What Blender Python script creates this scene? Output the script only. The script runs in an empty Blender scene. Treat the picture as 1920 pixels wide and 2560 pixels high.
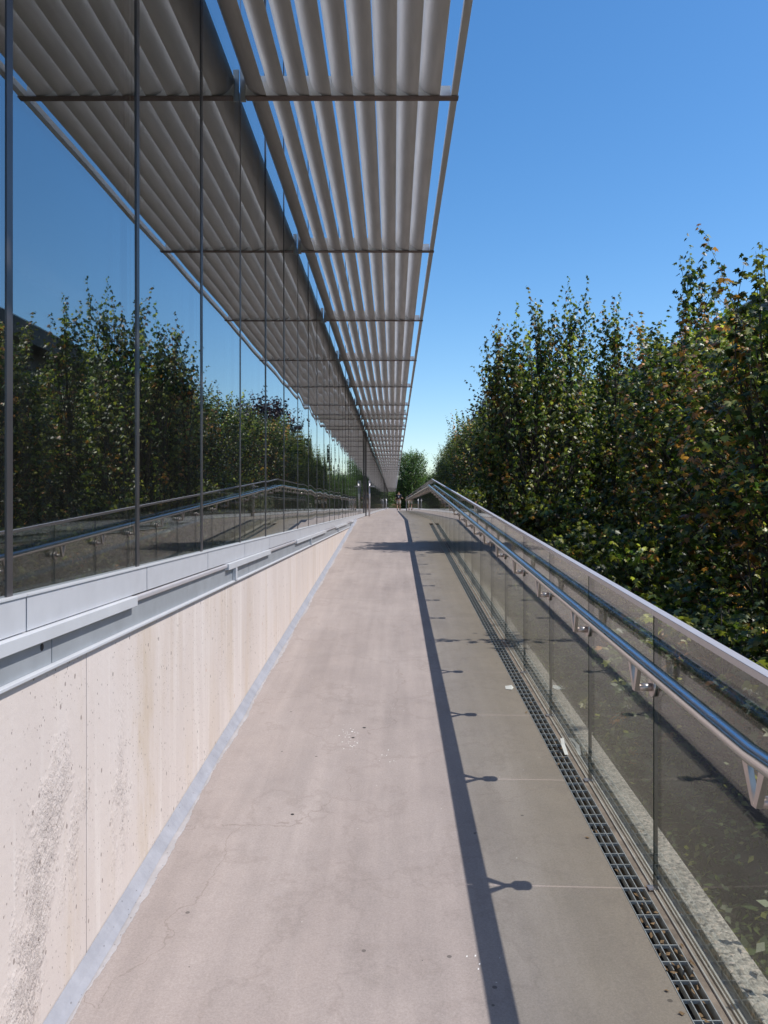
import bpy, math, random
import numpy as np
from mathutils import Vector, Matrix

# ------------------------------------------------------------------ camera, sky, sun, exposure
scn = bpy.context.scene
C = scn.collection
EYE = 1.663
cam_d = bpy.data.cameras.new('camera'); cam = bpy.data.objects.new('camera', cam_d); C.objects.link(cam)
cam_d.sensor_fit = 'HORIZONTAL'; cam_d.sensor_width = 36.0
cam_d.lens = 2072.0/1920.0*36.0
cam_d.shift_x = -(984-960)/1920.0
cam_d.shift_y = -(1280-1266)/1920.0
cam_d.clip_start = 0.05; cam_d.clip_end = 3000
cam.location = (0, 0, EYE); cam.rotation_euler = (math.radians(90), 0, 0)
scn.camera = cam

SUN = Vector((0.66, -0.03, 1.0)).normalized()
el = math.asin(SUN.z); az = math.atan2(SUN.x, SUN.y)
w = bpy.data.worlds.new('World'); scn.world = w; w.use_nodes = True
nt = w.node_tree; nt.nodes.clear()
sky = nt.nodes.new('ShaderNodeTexSky'); sky.sky_type = 'NISHITA'; sky.sun_disc = False
sky.sun_elevation = el; sky.sun_rotation = az
sky.altitude = 50; sky.air_density = 1.0; sky.dust_density = 0.45; sky.ozone_density = 2.8
bg = nt.nodes.new('ShaderNodeBackground'); bg.inputs[1].default_value = 0.15
wo = nt.nodes.new('ShaderNodeOutputWorld')
hs = nt.nodes.new('ShaderNodeHueSaturation'); hs.inputs['Saturation'].default_value = 1.28
nt.links.new(sky.outputs[0], hs.inputs['Color']); nt.links.new(hs.outputs[0], bg.inputs[0]); nt.links.new(bg.outputs[0], wo.inputs[0])
sd = bpy.data.lights.new('sun', 'SUN'); sd.energy = 3.9; sd.angle = math.radians(0.53); sd.color = (1.0, 0.95, 0.9)
so = bpy.data.objects.new('sun', sd); C.objects.link(so)
so.rotation_euler = SUN.to_track_quat('Z', 'Y').to_euler(); so.location = (20, 0, 30)
scn.view_settings.view_transform = 'Standard'; scn.view_settings.look = 'None'
scn.view_settings.exposure = 0.22; scn.view_settings.gamma = 1.0
scn.view_settings.use_curve_mapping = False
scn.cycles.max_bounces = 12; scn.cycles.transparent_max_bounces = 24
scn.cycles.glossy_bounces = 6; scn.cycles.transmission_bounces = 8; scn.cycles.diffuse_bounces = 4
scn.cycles.caustics_reflective = False; scn.cycles.caustics_refractive = False

rnd = random.Random(11)

# ------------------------------------------------------------------ geometry of the place
SLOPE = 0.0603; YK = 21.76; ZTOP = SLOPE*YK
def ramp(y): return min(SLOPE*y, ZTOP)
XG = -1.02         # facade glass
MP = 1.103         # mullion pitch
M0 = 2.197-2*MP    # a mullion just at this y, then every MP
XR = 1.008         # balustrade glass
RP = 1.063

# ------------------------------------------------------------------ material helpers
def newmat(name):
    m = bpy.data.materials.new(name); m.use_nodes = True
    t = m.node_tree; b = t.nodes['Principled BSDF']
    return m, t, b
def N(t, kind, **kw):
    n = t.nodes.new(kind)
    for k, v in kw.items():
        if k.startswith('i_'): n.inputs[k[2:].replace('_', ' ')].default_value = v
        else: setattr(n, k, v)
    return n
def L(t, a, b): t.links.new(a, b)
def coords(t, scale=(1, 1, 1), kind='Object'):
    tc = N(t, 'ShaderNodeTexCoord'); mp = N(t, 'ShaderNodeMapping'); mp.inputs['Scale'].default_value = scale
    L(t, tc.outputs[kind], mp.inputs[0]); return mp.outputs[0]
def worldpos(t, scale=(1, 1, 1)):
    g = N(t, 'ShaderNodeNewGeometry'); mp = N(t, 'ShaderNodeMapping'); mp.inputs['Scale'].default_value = scale
    L(t, g.outputs['Position'], mp.inputs[0]); return mp.outputs[0]
def noise(t, vec, scale, detail=4, rough=0.55):
    n = N(t, 'ShaderNodeTexNoise'); n.inputs['Scale'].default_value = scale
    n.inputs['Detail'].default_value = detail; n.inputs['Roughness'].default_value = rough
    L(t, vec, n.inputs['Vector']); return n.outputs[0]
def ramp_n(t, fac, stops):
    r = N(t, 'ShaderNodeValToRGB'); e = r.color_ramp.elements
    while len(e) < len(stops): e.new(0.5)
    for i, (p, c) in enumerate(stops):
        e[i].position = p; e[i].color = (*c, 1) if len(c) == 3 else c
    L(t, fac, r.inputs[0]); return r.outputs[0]
def mixc(t, fac, a, b, mode='MIX'):
    m = N(t, 'ShaderNodeMix', data_type='RGBA', blend_type=mode)
    for s, v in ((m.inputs[0], fac), (m.inputs[6], a), (m.inputs[7], b)):
        if isinstance(v, (int, float)): s.default_value = v
        elif isinstance(v, tuple): s.default_value = (*v, 1) if len(v) == 3 else v
        else: L(t, v, s)
    return m.outputs[2]
def mth(t, op, a, b=0.0, c=0.0, clamp=False):
    m = N(t, 'ShaderNodeMath', operation=op); m.use_clamp = clamp
    for s, v in zip(m.inputs, (a, b, c)):
        if isinstance(v, (int, float)): s.default_value = v
        else: L(t, v, s)
    return m.outputs[0]
def bump(t, b, h, strength=0.3, dist=0.01):
    n = N(t, 'ShaderNodeBump'); n.inputs['Strength'].default_value = strength; n.inputs['Distance'].default_value = dist
    L(t, h, n.inputs['Height']); L(t, n.outputs[0], b.inputs['Normal']); return n
def simple(name, col, rough=0.5, metal=0.0, var=0.12, scale=6, bumpd=0.0, spec=0.5):
    m, t, b = newmat(name)
    p = worldpos(t)
    f = noise(t, p, scale, 5)
    c0 = tuple(max(0, x*(1-var)) for x in col); c1 = tuple(min(1, x*(1+var)) for x in col)
    L(t, ramp_n(t, f, [(0.3, c0), (0.7, c1)]), b.inputs['Base Color'])
    b.inputs['Roughness'].default_value = rough; b.inputs['Metallic'].default_value = metal
    b.inputs['Specular IOR Level'].default_value = spec
    if bumpd: bump(t, b, noise(t, p, scale*12, 3), 0.5, bumpd)
    return m

# path concrete -----------------------------------------------------
def mat_path():
    m, t, b = newmat('path_concrete')
    p = worldpos(t)
    sep = N(t, 'ShaderNodeSeparateXYZ'); L(t, p, sep.inputs[0])
    big = noise(t, worldpos(t, (1.6, 0.55, 1)), 1.3, 6, 0.6)
    c = ramp_n(t, big, [(0.25, (0.315, 0.268, 0.247)), (0.5, (0.355, 0.306, 0.284)), (0.8, (0.395, 0.346, 0.324))])
    # trowel streaks along the slope
    st = noise(t, worldpos(t, (7, 0.35, 1)), 1.5, 5, 0.6)
    c = mixc(t, 0.35, c, ramp_n(t, st, [(0.3, (0.70, 0.705, 0.71)), (0.7, (1.18, 1.17, 1.16))]), 'MULTIPLY')
    # run-off stain along the drain
    wob = noise(t, worldpos(t, (3, 0.7, 1)), 1.8, 5, 0.65)
    xs = mth(t, 'ADD', sep.outputs[0], mth(t, 'MULTIPLY', mth(t, 'SUBTRACT', wob, 0.5), 0.55))
    mr = N(t, 'ShaderNodeMapRange', interpolation_type='SMOOTHSTEP'); L(t, xs, mr.inputs[0])
    mr.inputs[1].default_value = 0.22; mr.inputs[2].default_value = 0.86
    c = mixc(t, mth(t, 'MULTIPLY', mr.outputs[0], 0.62), c, (0.27, 0.225, 0.178))
    # hairline cracks, scratches and foot-worn scuffing
    wv = N(t, 'ShaderNodeTexVoronoi', feature='DISTANCE_TO_EDGE'); wv.inputs['Scale'].default_value = 0.42
    wp = N(t, 'ShaderNodeVectorMath', operation='ADD'); L(t, p, wp.inputs[0])
    wn = N(t, 'ShaderNodeTexNoise'); wn.inputs['Scale'].default_value = 2.4; wn.inputs['Detail'].default_value = 6; L(t, p, wn.inputs['Vector'])
    wsc = N(t, 'ShaderNodeVectorMath', operation='SCALE'); wsc.inputs['Scale'].default_value = 0.55; L(t, wn.outputs['Color'], wsc.inputs[0]); L(t, wsc.outputs[0], wp.inputs[1])
    L(t, wp.outputs[0], wv.inputs['Vector'])
    crack = mth(t, 'MULTIPLY', mth(t, 'LESS_THAN', wv.outputs['Distance'], 0.0011), mth(t, 'GREATER_THAN', noise(t, p, 0.9, 2), 0.5))
    c = mixc(t, mth(t, 'MULTIPLY', crack, 0.32), c, (0.16, 0.12, 0.10))
    blot = noise(t, p, 2.6, 7, 0.72)
    c = mixc(t, 0.38, c, ramp_n(t, blot, [(0.35, (0.82, 0.825, 0.83)), (0.5, (1, 1, 1)), (0.68, (1.16, 1.15, 1.14))]), 'MULTIPLY')
    tide = noise(t, worldpos(t, (1.1, 0.9, 1)), 1.1, 6, 0.6)
    c = mixc(t, ramp_n(t, tide, [(0.485, (0, 0, 0)), (0.50, (0.30,)*3), (0.515, (0, 0, 0))]), c, (0.24, 0.20, 0.18))
    # joint-side stain spots
    sp = noise(t, p, 3.7, 8, 0.7)
    c = mixc(t, ramp_n(t, sp, [(0.62, (0, 0, 0)), (0.75, (0.35, 0.35, 0.35))]), c, (0.22, 0.19, 0.17))
    # fine sand grain
    g = noise(t, p, 420, 2, 0.7)
    c = mixc(t, 0.4, c, ramp_n(t, g, [(0.3, (0.7, 0.69, 0.68)), (0.7, (1.25, 1.25, 1.25))]), 'MULTIPLY')
    g3 = noise(t, p, 130, 3, 0.7)
    c = mixc(t, 0.42, c, ramp_n(t, g3, [(0.35, (0.76, 0.76, 0.76)), (0.65, (1.22, 1.22, 1.22))]), 'MULTIPLY')
    v = N(t, 'ShaderNodeTexVoronoi'); v.inputs['Scale'].default_value = 5.5; L(t, p, v.inputs['Vector'])
    v2 = noise(t, p, 2.2, 2)
    dots = mth(t, 'MULTIPLY', mth(t, 'LESS_THAN', v.outputs['Distance'], 0.045), mth(t, 'GREATER_THAN', v2, 0.52))
    c = mixc(t, mth(t, 'MULTIPLY', dots, 0.75), c, (0.09, 0.075, 0.07))
    v3 = N(t, 'ShaderNodeTexVoronoi'); v3.inputs['Scale'].default_value = 14; L(t, p, v3.inputs['Vector'])
    d3 = mth(t, 'MULTIPLY', mth(t, 'LESS_THAN', v3.outputs['Distance'], 0.04), mth(t, 'GREATER_THAN', noise(t, p, 4.2, 2), 0.58))
    c = mixc(t, mth(t, 'MULTIPLY', d3, 0.8), c, (0.7, 0.66, 0.6))
    L(t, c, b.inputs['Base Color'])
    L(t, ramp_n(t, big, [(0.3, (0.62,)*3), (0.7, (0.8,)*3)]), b.inputs['Roughness'])
    b.inputs['Specular IOR Level'].default_value = 0.35
    h = mth(t, 'ADD', mth(t, 'MULTIPLY', g, 0.4), mth(t, 'MULTIPLY', big, 1.2))
    bump(t, b, h, 0.45, 0.004)
    return m

def mat_wall():
    m, t, b = newmat('cast_concrete')
    p = worldpos(t)
    sep = N(t, 'ShaderNodeSeparateXYZ'); L(t, p, sep.inputs[0])
    X, Y, Z = sep.outputs
    wq = noise(t, worldpos(t, (1, 1.2, 1)), 3.2, 5, 0.7)
    Y0 = Y; Y = mth(t, 'ADD', Y, mth(t, 'MULTIPLY', mth(t, 'SUBTRACT', wq, 0.5), 0.55))
    big = noise(t, worldpos(t, (1, 1.2, 0.5)), 1.6, 5)
    c = ramp_n(t, big, [(0.25, (0.60, 0.525, 0.48)), (0.55, (0.67, 0.59, 0.54)), (0.8, (0.72, 0.65, 0.61))])
    # vertical run-down stains, tan and pale
    st = noise(t, worldpos(t, (1, 1.9, 0.22)), 2.0, 7, 0.66)
    c = mixc(t, ramp_n(t, st, [(0.50, (0, 0, 0)), (0.70, (0.62,)*3)]), c, (0.57, 0.46, 0.35))
    st2 = noise(t, worldpos(t, (1, 5.0, 0.2)), 2.9, 5, 0.6)
    c = mixc(t, ramp_n(t, st2, [(0.55, (0, 0, 0)), (0.72, (0.55,)*3)]), c, (0.80, 0.74, 0.69))
    st3 = noise(t, worldpos(t, (1, 22, 1.1)), 1.7, 5, 0.7)
    c = mixc(t, ramp_n(t, st3, [(0.66, (0, 0, 0)), (0.78, (0.5,)*3)]), c, (0.46, 0.38, 0.33))
    # tan band
    band = mth(t, 'SUBTRACT', 1.0, mth(t, 'DIVIDE', mth(t, 'ABSOLUTE', mth(t, 'SUBTRACT', Y, 3.33)), 0.13), clamp=True)
    c = mixc(t, mth(t, 'MULTIPLY', band, ramp_n(t, noise(t, worldpos(t, (1, 6, 1.5)), 3, 4), [(0.35, (0.05,)*3), (0.65, (0.6,)*3)])), c, (0.54, 0.43, 0.30))
    # honeycombed patches: voids between the stones
    def patch(y0, z0, ry, rz, shear):
        yy = mth(t, 'SUBTRACT', mth(t, 'SUBTRACT', Y, y0), mth(t, 'MULTIPLY', mth(t, 'SUBTRACT', Z, z0), shear))
        a = mth(t, 'POWER', mth(t, 'ABSOLUTE', mth(t, 'DIVIDE', yy, ry)), 2.0)
        bb = mth(t, 'POWER', mth(t, 'ABSOLUTE', mth(t, 'DIVIDE', mth(t, 'SUBTRACT', Z, z0), rz)), 2.0)
        return mth(t, 'SUBTRACT', 1.0, mth(t, 'ADD', a, bb), clamp=True)
    ms = mth(t, 'ADD', mth(t, 'MULTIPLY', patch(2.36, 0.62, 0.15, 0.42, 0.35), 0.9), mth(t, 'MULTIPLY', patch(3.05, 0.62, 0.09, 0.4, 0.12), 0.55))
    ms = mth(t, 'ADD', ms, mth(t, 'MULTIPLY', patch(2.62, 0.62, 0.06, 0.2, 0.3), 0.5))
    ms = mth(t, 'ADD', ms, mth(t, 'MULTIPLY', patch(2.2, 0.3, 0.18, 0.22, 0.5), 0.8))
    ms = mth(t, 'MULTIPLY', ms, ramp_n(t, noise(t, worldpos(t, (1, 1.5, 0.8)), 7, 5, 0.7), [(0.40, (0, 0, 0)), (0.55, (1.3,)*3)]), clamp=True)
    rough = noise(t, worldpos(t, (1, 1, 0.8)), 75, 4, 0.75)
    rmask = mth(t, 'MULTIPLY', ms, ramp_n(t, rough, [(0.50, (0, 0, 0)), (0.60, (1,)*3)]))
    c = mixc(t, mth(t, 'MULTIPLY', rmask, 0.30), c, (0.34, 0.29, 0.27))
    # bug holes
    def holes(scale, r, thr, seed):
        v = N(t, 'ShaderNodeTexVoronoi'); v.inputs['Scale'].default_value = scale
        L(t, worldpos(t, (1, 1, 0.75)), v.inputs['Vector'])
        sc = N(t, 'ShaderNodeSeparateColor'); L(t, v.outputs['Color'], sc.inputs[0])
        size = mth(t, 'MULTIPLY', sc.outputs[0], r)
        k = mth(t, 'LESS_THAN', v.outputs['Distance'], size)
        return mth(t, 'MULTIPLY', k, mth(t, 'GREATER_THAN', sc.outputs[1], thr))
    hl = mth(t, 'MAXIMUM', holes(26, 0.16, 0.62, 0), holes(70, 0.2, 0.72, 0))
    hl = mth(t, 'MAXIMUM', hl, mth(t, 'MULTIPLY', holes(120, 0.3, 0.7, 0), ramp_n(t, noise(t, worldpos(t, (1, 1, 0.4)), 3, 3), [(0.45, (0, 0, 0)), (0.6, (1,)*3)])))
    c = mixc(t, mth(t, 'MULTIPLY', hl, 0.72), c, (0.22, 0.17, 0.15))
    rust = holes(9, 0.1, 0.8, 0)
    c = mixc(t, mth(t, 'MULTIPLY', rust, 0.5), c, (0.50, 0.26, 0.13))
    g = noise(t, p, 260, 3, 0.7)
    c = mixc(t, 0.3, c, ramp_n(t, g, [(0.3, (0.8,)*3), (0.7, (1.15,)*3)]), 'MULTIPLY')
    L(t, c, b.inputs['Base Color']); b.inputs['Roughness'].default_value = 0.8
    b.inputs['Specular IOR Level'].default_value = 0.25
    h = mth(t, 'SUBTRACT', mth(t, 'MULTIPLY', g, 0.06), mth(t, 'MULTIPLY', hl, 0.8))
    h = mth(t, 'ADD', h, mth(t, 'MULTIPLY', mth(t, 'MULTIPLY', rough, ms), 2.0))
    h = mth(t, 'ADD', h, mth(t, 'MULTIPLY', noise(t, p, 30, 3), 0.25))
    bump(t, b, h, 0.9, 0.006)
    return m

def mat_glass(name, f0, power, tint, edge_tint=None):
    # thin clear pane: mirror share rises with the angle, the rest passes tinted light
    m = bpy.data.materials.new(name); m.use_nodes = True; t = m.node_tree; t.nodes.clear()
    out = N(t, 'ShaderNodeOutputMaterial')
    g = N(t, 'ShaderNodeNewGeometry')
    d = N(t, 'ShaderNodeVectorMath', operation='DOT_PRODUCT'); L(t, g.outputs['Normal'], d.inputs[0]); L(t, g.outputs['Incoming'], d.inputs[1])
    c = mth(t, 'ABSOLUTE', d.outputs['Value'])
    f = mth(t, 'ADD', mth(t, 'MULTIPLY', mth(t, 'POWER', mth(t, 'SUBTRACT', 1.0, c, clamp=True), power), 1-f0), f0, clamp=True)
    tr = N(t, 'ShaderNodeBsdfTransparent'); tr.inputs[0].default_value = (*tint, 1)
    gl = N(t, 'ShaderNodeBsdfGlossy'); gl.inputs['Roughness'].default_value = 0.0
    gl.inputs[0].default_value = (0.95, 0.97, 0.97, 1)
    mx = N(t, 'ShaderNodeMixShader'); L(t, f, mx.inputs[0]); L(t, tr.outputs[0], mx.inputs[1]); L(t, gl.outputs[0], mx.inputs[2])
    # film of dust
    df = N(t, 'ShaderNodeBsdfDiffuse'); df.inputs[0].default_value = (0.5, 0.5, 0.46, 1)
    mx2 = N(t, 'ShaderNodeMixShader')
    dn = noise(t, worldpos(t, (1, 4, 0.35)), 3, 7, 0.75)
    L(t, ramp_n(t, dn, [(0.35, (0.004,)*3), (0.75, (0.022,)*3)]), mx2.inputs[0])
    L(t, mx.outputs[0], mx2.inputs[1]); L(t, df.outputs[0], mx2.inputs[2])
    L(t, mx2.outputs[0], out.inputs[0])
    return m

def mat_leaf(name='leaf', rough=0.42, transl=0.28, gain=(2.0, 2.3, 1.1)):
    m = bpy.data.materials.new(name); m.use_nodes = True; t = m.node_tree
    b = t.nodes['Principled BSDF']; out = t.nodes['Material Output']
    a = N(t, 'ShaderNodeVertexColor', layer_name='tone')
    L(t, a.outputs[0], b.inputs['Base Color']); b.inputs['Roughness'].default_value = rough
    b.inputs['Specular IOR Level'].default_value = 0.5
    tl = N(t, 'ShaderNodeBsdfTranslucent')
    L(t, mixc(t, 1.0, a.outputs[0], gain, 'MULTIPLY'), tl.inputs[0])
    mx = N(t, 'ShaderNodeMixShader'); mx.inputs[0].default_value = transl
    L(t, b.outputs[0], mx.inputs[1]); L(t, tl.outputs[0], mx.inputs[2]); L(t, mx.outputs[0], out.inputs[0])
    return m

M = {}
M['path'] = mat_path()
M['wall'] = mat_wall()
M['facade_glass'] = mat_glass('facade_glass', 0.27, 3.2, (0.42, 0.48, 0.47))
M['rail_glass'] = mat_glass('rail_glass', 0.045, 4.8, (0.86, 0.875, 0.84))
M['leaf'] = mat_leaf()
M['alu'] = simple('painted_aluminium', (0.55, 0.565, 0.59), 0.45, 0.0, 0.05, 5)
M['sill'] = simple('sill_metal', (0.57, 0.58, 0.61), 0.42, 0.1, 0.05, 9)
M['fascia'] = simple('fascia_metal', (0.36, 0.385, 0.41), 0.42, 0.2, 0.10, 7)
M['galv'] = simple('galvanised', (0.50, 0.51, 0.51), 0.45, 0.4, 0.18, 30)
M['louvre'] = simple('louvre_paint', (0.58, 0.575, 0.575), 0.33, 0.0, 0.05, 4)
def mat_louvre():
    m, t, b = newmat('louvre_paint_weathered')
    f = noise(t, worldpos(t, (6, .7, 6)), 3, 6, .65)
    L(t, ramp_n(t, f, [(0.3, (.58, .575, .57)), (0.6, (.68, .675, .67)), (0.8, (.71, .705, .70))]), b.inputs['Base Color'])
    L(t, ramp_n(t, f, [(0.3, (.45,)*3), (0.7, (.28,)*3)]), b.inputs['Roughness'])
    return m
M['louvre'] = mat_louvre()
M['beam_web'] = simple('beam_web_paint', (0.56, 0.565, 0.565), 0.45, 0.0, 0.06, 8)
M['beam_flange'] = simple('beam_flange_shaded', (0.20, 0.15, 0.135), 0.55, 0.3, 0.2, 12)  # dark brown paints in the shade of the flange's unlit underside
M['mullion'] = simple('mullion_metal', (0.135, 0.125, 0.13), 0.35, 0.6, 0.15, 6)
M['gasket'] = simple('gasket_rubber', (0.02, 0.02, 0.022), 0.6, 0.0, 0.2, 6)
M['dark'] = simple('dark_recess', (0.03, 0.028, 0.028), 0.8, 0.0, 0.3, 6)
M['cap'] = simple('cap_aluminium', (0.60, 0.58, 0.60), 0.38, 0.35, 0.05, 12)
M['bracket'] = simple('brushed_bracket', (0.56, 0.50, 0.48), 0.3, 0.75, 0.08, 30)
M['trunk'] = simple('bark', (0.085, 0.07, 0.058), 0.85, 0.0, 0.4, 18, 0.01)
M['kerb_side'] = simple('kerb_concrete', (0.46, 0.45, 0.43), 0.8, 0.0, 0.2, 14, 0.004)
M['mortar'] = simple('drain_mortar', (0.27, 0.215, 0.18), 0.85, 0.0, 0.35, 16, 0.004)
M['soil'] = simple('soil', (0.045, 0.036, 0.028), 0.95, 0.0, 0.5, 5, 0.02)
M['paper'] = simple('paper', (0.8, 0.79, 0.77), 0.7, 0.0, 0.05, 20)
M['interior_floor'] = simple('interior_floor', (0.42, 0.46, 0.41), 0.6, 0.0, 0.08, 3)
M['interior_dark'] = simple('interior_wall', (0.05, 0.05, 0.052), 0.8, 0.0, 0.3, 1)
M['paving'] = simple('plaza_paving', (0.33, 0.31, 0.28), 0.8, 0.0, 0.15, 2)
M['dark_cladding'] = simple('dark_cladding', (0.045, 0.036, 0.033), 0.6, 0.1, 0.25, 2)
M['glass_edge'] = simple('glass_edge', (0.012, 0.03, 0.025), 0.3, 0.0, 0.1, 6)
def mat_rail():
    m, t, b = newmat('polished_steel')
    p = worldpos(t, (30, 1.5, 30))
    f = noise(t, p, 8, 4)
    L(t, ramp_n(t, f, [(0.3, (0.60, 0.58, 0.58)), (0.7, (0.70, 0.68, 0.67))]), b.inputs['Base Color'])
    b.inputs['Metallic'].default_value = 1.0
    L(t, ramp_n(t, f, [(0.3, (0.17,)*3), (0.7, (0.28,)*3)]), b.inputs['Roughness'])
    return m
M['steel'] = mat_rail()
def mat_membrane(name, a, b_):
    m, t, b = newmat(name); p = worldpos(t)
    f = noise(t, p, 9, 6, 0.65)
    c = ramp_n(t, f, [(0.3, a), (0.7, b_)])
    v = N(t, 'ShaderNodeTexVoronoi'); v.inputs['Scale'].default_value = 45; L(t, worldpos(t, (1, 0.6, 1)), v.inputs['Vector'])
    k = mth(t, 'MULTIPLY', mth(t, 'LESS_THAN', v.outputs['Distance'], 0.13), mth(t, 'GREATER_THAN', noise(t, p, 11, 2), 0.5))
    c = mixc(t, mth(t, 'MULTIPLY', k, 0.6), c, (0.12, 0.11, 0.11))
    L(t, c, b.inputs['Base Color']); b.inputs['Roughness'].default_value = 0.55
    bump(t, b, noise(t, p, 60, 4), 0.5, 0.004); return m
M['membrane'] = mat_membrane('sealant_membrane', (0.27, 0.275, 0.305), (0.36, 0.365, 0.40))
M['sealant_edge'] = mat_membrane('sealant_edge', (0.33, 0.315, 0.315), (0.45, 0.43, 0.435))
def mat_aggregate():
    m, t, b = newmat('exposed_aggregate'); p = worldpos(t)
    v = N(t, 'ShaderNodeTexVoronoi'); v.inputs['Scale'].default_value = 95; L(t, p, v.inputs['Vector'])
    sc = N(t, 'ShaderNodeSeparateColor'); L(t, v.outputs['Color'], sc.inputs[0])
    c = ramp_n(t, sc.outputs[0], [(0.0, (0.16, 0.15, 0.14)), (0.35, (0.36, 0.33, 0.29)), (0.7, (0.46, 0.43, 0.38)), (1.0, (0.62, 0.53, 0.46))])
    f = noise(t, p, 4, 5); c = mixc(t, 0.6, c, ramp_n(t, f, [(0.3, (0.75,)*3), (0.7, (1.15,)*3)]), 'MULTIPLY')
    L(t, c, b.inputs['Base Color']); b.inputs['Roughness'].default_value = 0.8
    bump(t, b, v.outputs['Distance'], 0.6, -0.006); return m
M['aggregate'] = mat_aggregate()
def mat_grass():
    m, t, b = newmat('ground_cover'); p = worldpos(t)
    c = ramp_n(t, noise(t, p, 0.25, 8, 0.65), [(0.3, (0.035, 0.045, 0.018)), (0.55, (0.06, 0.07, 0.03)), (0.75, (0.14, 0.12, 0.07))])
    L(t, c, b.inputs['Base Color']); b.inputs['Roughness'].default_value = 0.95
    bump(t, b, noise(t, p, 20, 5), 0.8, 0.05); return m
M['grass'] = mat_grass()
def mat_window():
    m, t, b = newmat('window_glass')
    b.inputs['Base Color'].default_value = (0.02, 0.03, 0.04, 1); b.inputs['Roughness'].default_value = 0.04
    b.inputs['Specular IOR Level'].default_value = 1.0; b.inputs['IOR'].default_value = 1.8
    return m
M['window'] = mat_window()

# ------------------------------------------------------------------ mesh helpers
class MB:
    def __init__(s): s.v = []; s.f = []; s.sm = []
    def quadbox(s, pts, smooth=False):      # 8 points: bottom 4 (ccw), top 4
        i = len(s.v); s.v += [tuple(p) for p in pts]
        for f in ((3, 2, 1, 0), (4, 5, 6, 7), (0, 1, 5, 4), (1, 2, 6, 5), (2, 3, 7, 6), (3, 0, 4, 7)):
            s.f.append(tuple(i+k for k in f)); s.sm.append(smooth)
        return s
    def box(s, x0, x1, y0, y1, z0, z1):
        return s.quadbox([(x0, y0, z0), (x1, y0, z0), (x1, y1, z0), (x0, y1, z0), (x0, y0, z1), (x1, y0, z1), (x1, y1, z1), (x0, y1, z1)])
    def rbox(s, x0, x1, y0, y1, a, b, fn=ramp):     # follows the slope
        p, q = fn(y0), fn(y1)
        return s.quadbox([(x0, y0, p+a), (x1, y0, p+a), (x1, y1, q+a), (x0, y1, q+a), (x0, y0, p+b), (x1, y0, p+b), (x1, y1, q+b), (x0, y1, q+b)])
    def face(s, pts, smooth=False):
        i = len(s.v); s.v += [tuple(p) for p in pts]; s.f.append(tuple(range(i, i+len(pts)))); s.sm.append(smooth); return s
    def tube(s, pts, radii, n=12, caps=True):
        pts = [Vector(p) for p in pts]
        if not isinstance(radii, (list, tuple)): radii = [radii]*len(pts)
        base = len(s.v); prev = None
        for k, p in enumerate(pts):
            if k == 0: d = pts[1]-p
            elif k == len(pts)-1: d = p-pts[k-1]
            else: d = (pts[k+1]-p).normalized()+(p-pts[k-1]).normalized()
            d.normalize()
            u = prev - d*prev.dot(d) if prev is not None else (Vector((0, 0, 1)).cross(d) if abs(d.z) < .9 else Vector((1, 0, 0)).cross(d))
            u.normalize(); prev = u; v = d.cross(u)
            for a in range(n):
                th = 2*math.pi*a/n
                s.v.append(tuple(p+(u*math.cos(th)+v*math.sin(th))*radii[k]))
        for k in range(len(pts)-1):
            for a in range(n):
                b2 = (a+1) % n
                s.f.append((base+k*n+a, base+k*n+b2, base+(k+1)*n+b2, base+(k+1)*n+a)); s.sm.append(True)
        if caps:
            s.f.append(tuple(base+a for a in range(n))[::-1]); s.sm.append(False)
            s.f.append(tuple(base+(len(pts)-1)*n+a for a in range(n))); s.sm.append(False)
        return s
    def mesh(s, name, mat):
        me = bpy.data.meshes.new(name); me.from_pydata(s.v, [], s.f)
        me.polygons.foreach_set('use_smooth', s.sm); me.materials.append(mat); me.update(); return me
    def build(s, name, mat, parent=None, bevel=0):
        o = bpy.data.objects.new(name, s.mesh(name, mat)); C.objects.link(o)
        if parent: o.parent = parent
        if bevel:
            b = o.modifiers.new('bevel', 'BEVEL'); b.width = bevel; b.segments = 2; b.limit_method = 'ANGLE'
        return o
def inst(name, me, loc, parent=None, rot=None, scale=None):
    o = bpy.data.objects.new(name, me); C.objects.link(o); o.location = loc
    if parent: o.parent = parent
    if rot: o.rotation_euler = rot
    if scale: o.scale = scale
    return o
def empty(name, loc, label, cat, group=None):
    o = bpy.data.objects.new(name, None); C.objects.link(o); o.location = loc; o.empty_display_size = 0.2
    return tag(o, label, cat, group)
def tag(o, label, cat, group=None):
    o['label'] = label; o['category'] = cat
    if group: o['group'] = group
    return o
def structure(o): o['kind'] = 'structure'; return o
ORD = ['first', 'second', 'third', 'fourth', 'fifth', 'sixth', 'seventh', 'eighth', 'ninth', 'tenth', 'eleventh', 'twelfth',
       'thirteenth', 'fourteenth', 'fifteenth', 'sixteenth', 'seventeenth', 'eighteenth', 'nineteenth', 'twentieth',
       'twenty-first', 'twenty-second', 'twenty-third', 'twenty-fourth', 'twenty-fifth', 'twenty-sixth', 'twenty-seventh',
       'twenty-eighth', 'twenty-ninth', 'thirtieth', 'thirty-first', 'thirty-second', 'thirty-third']

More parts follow.
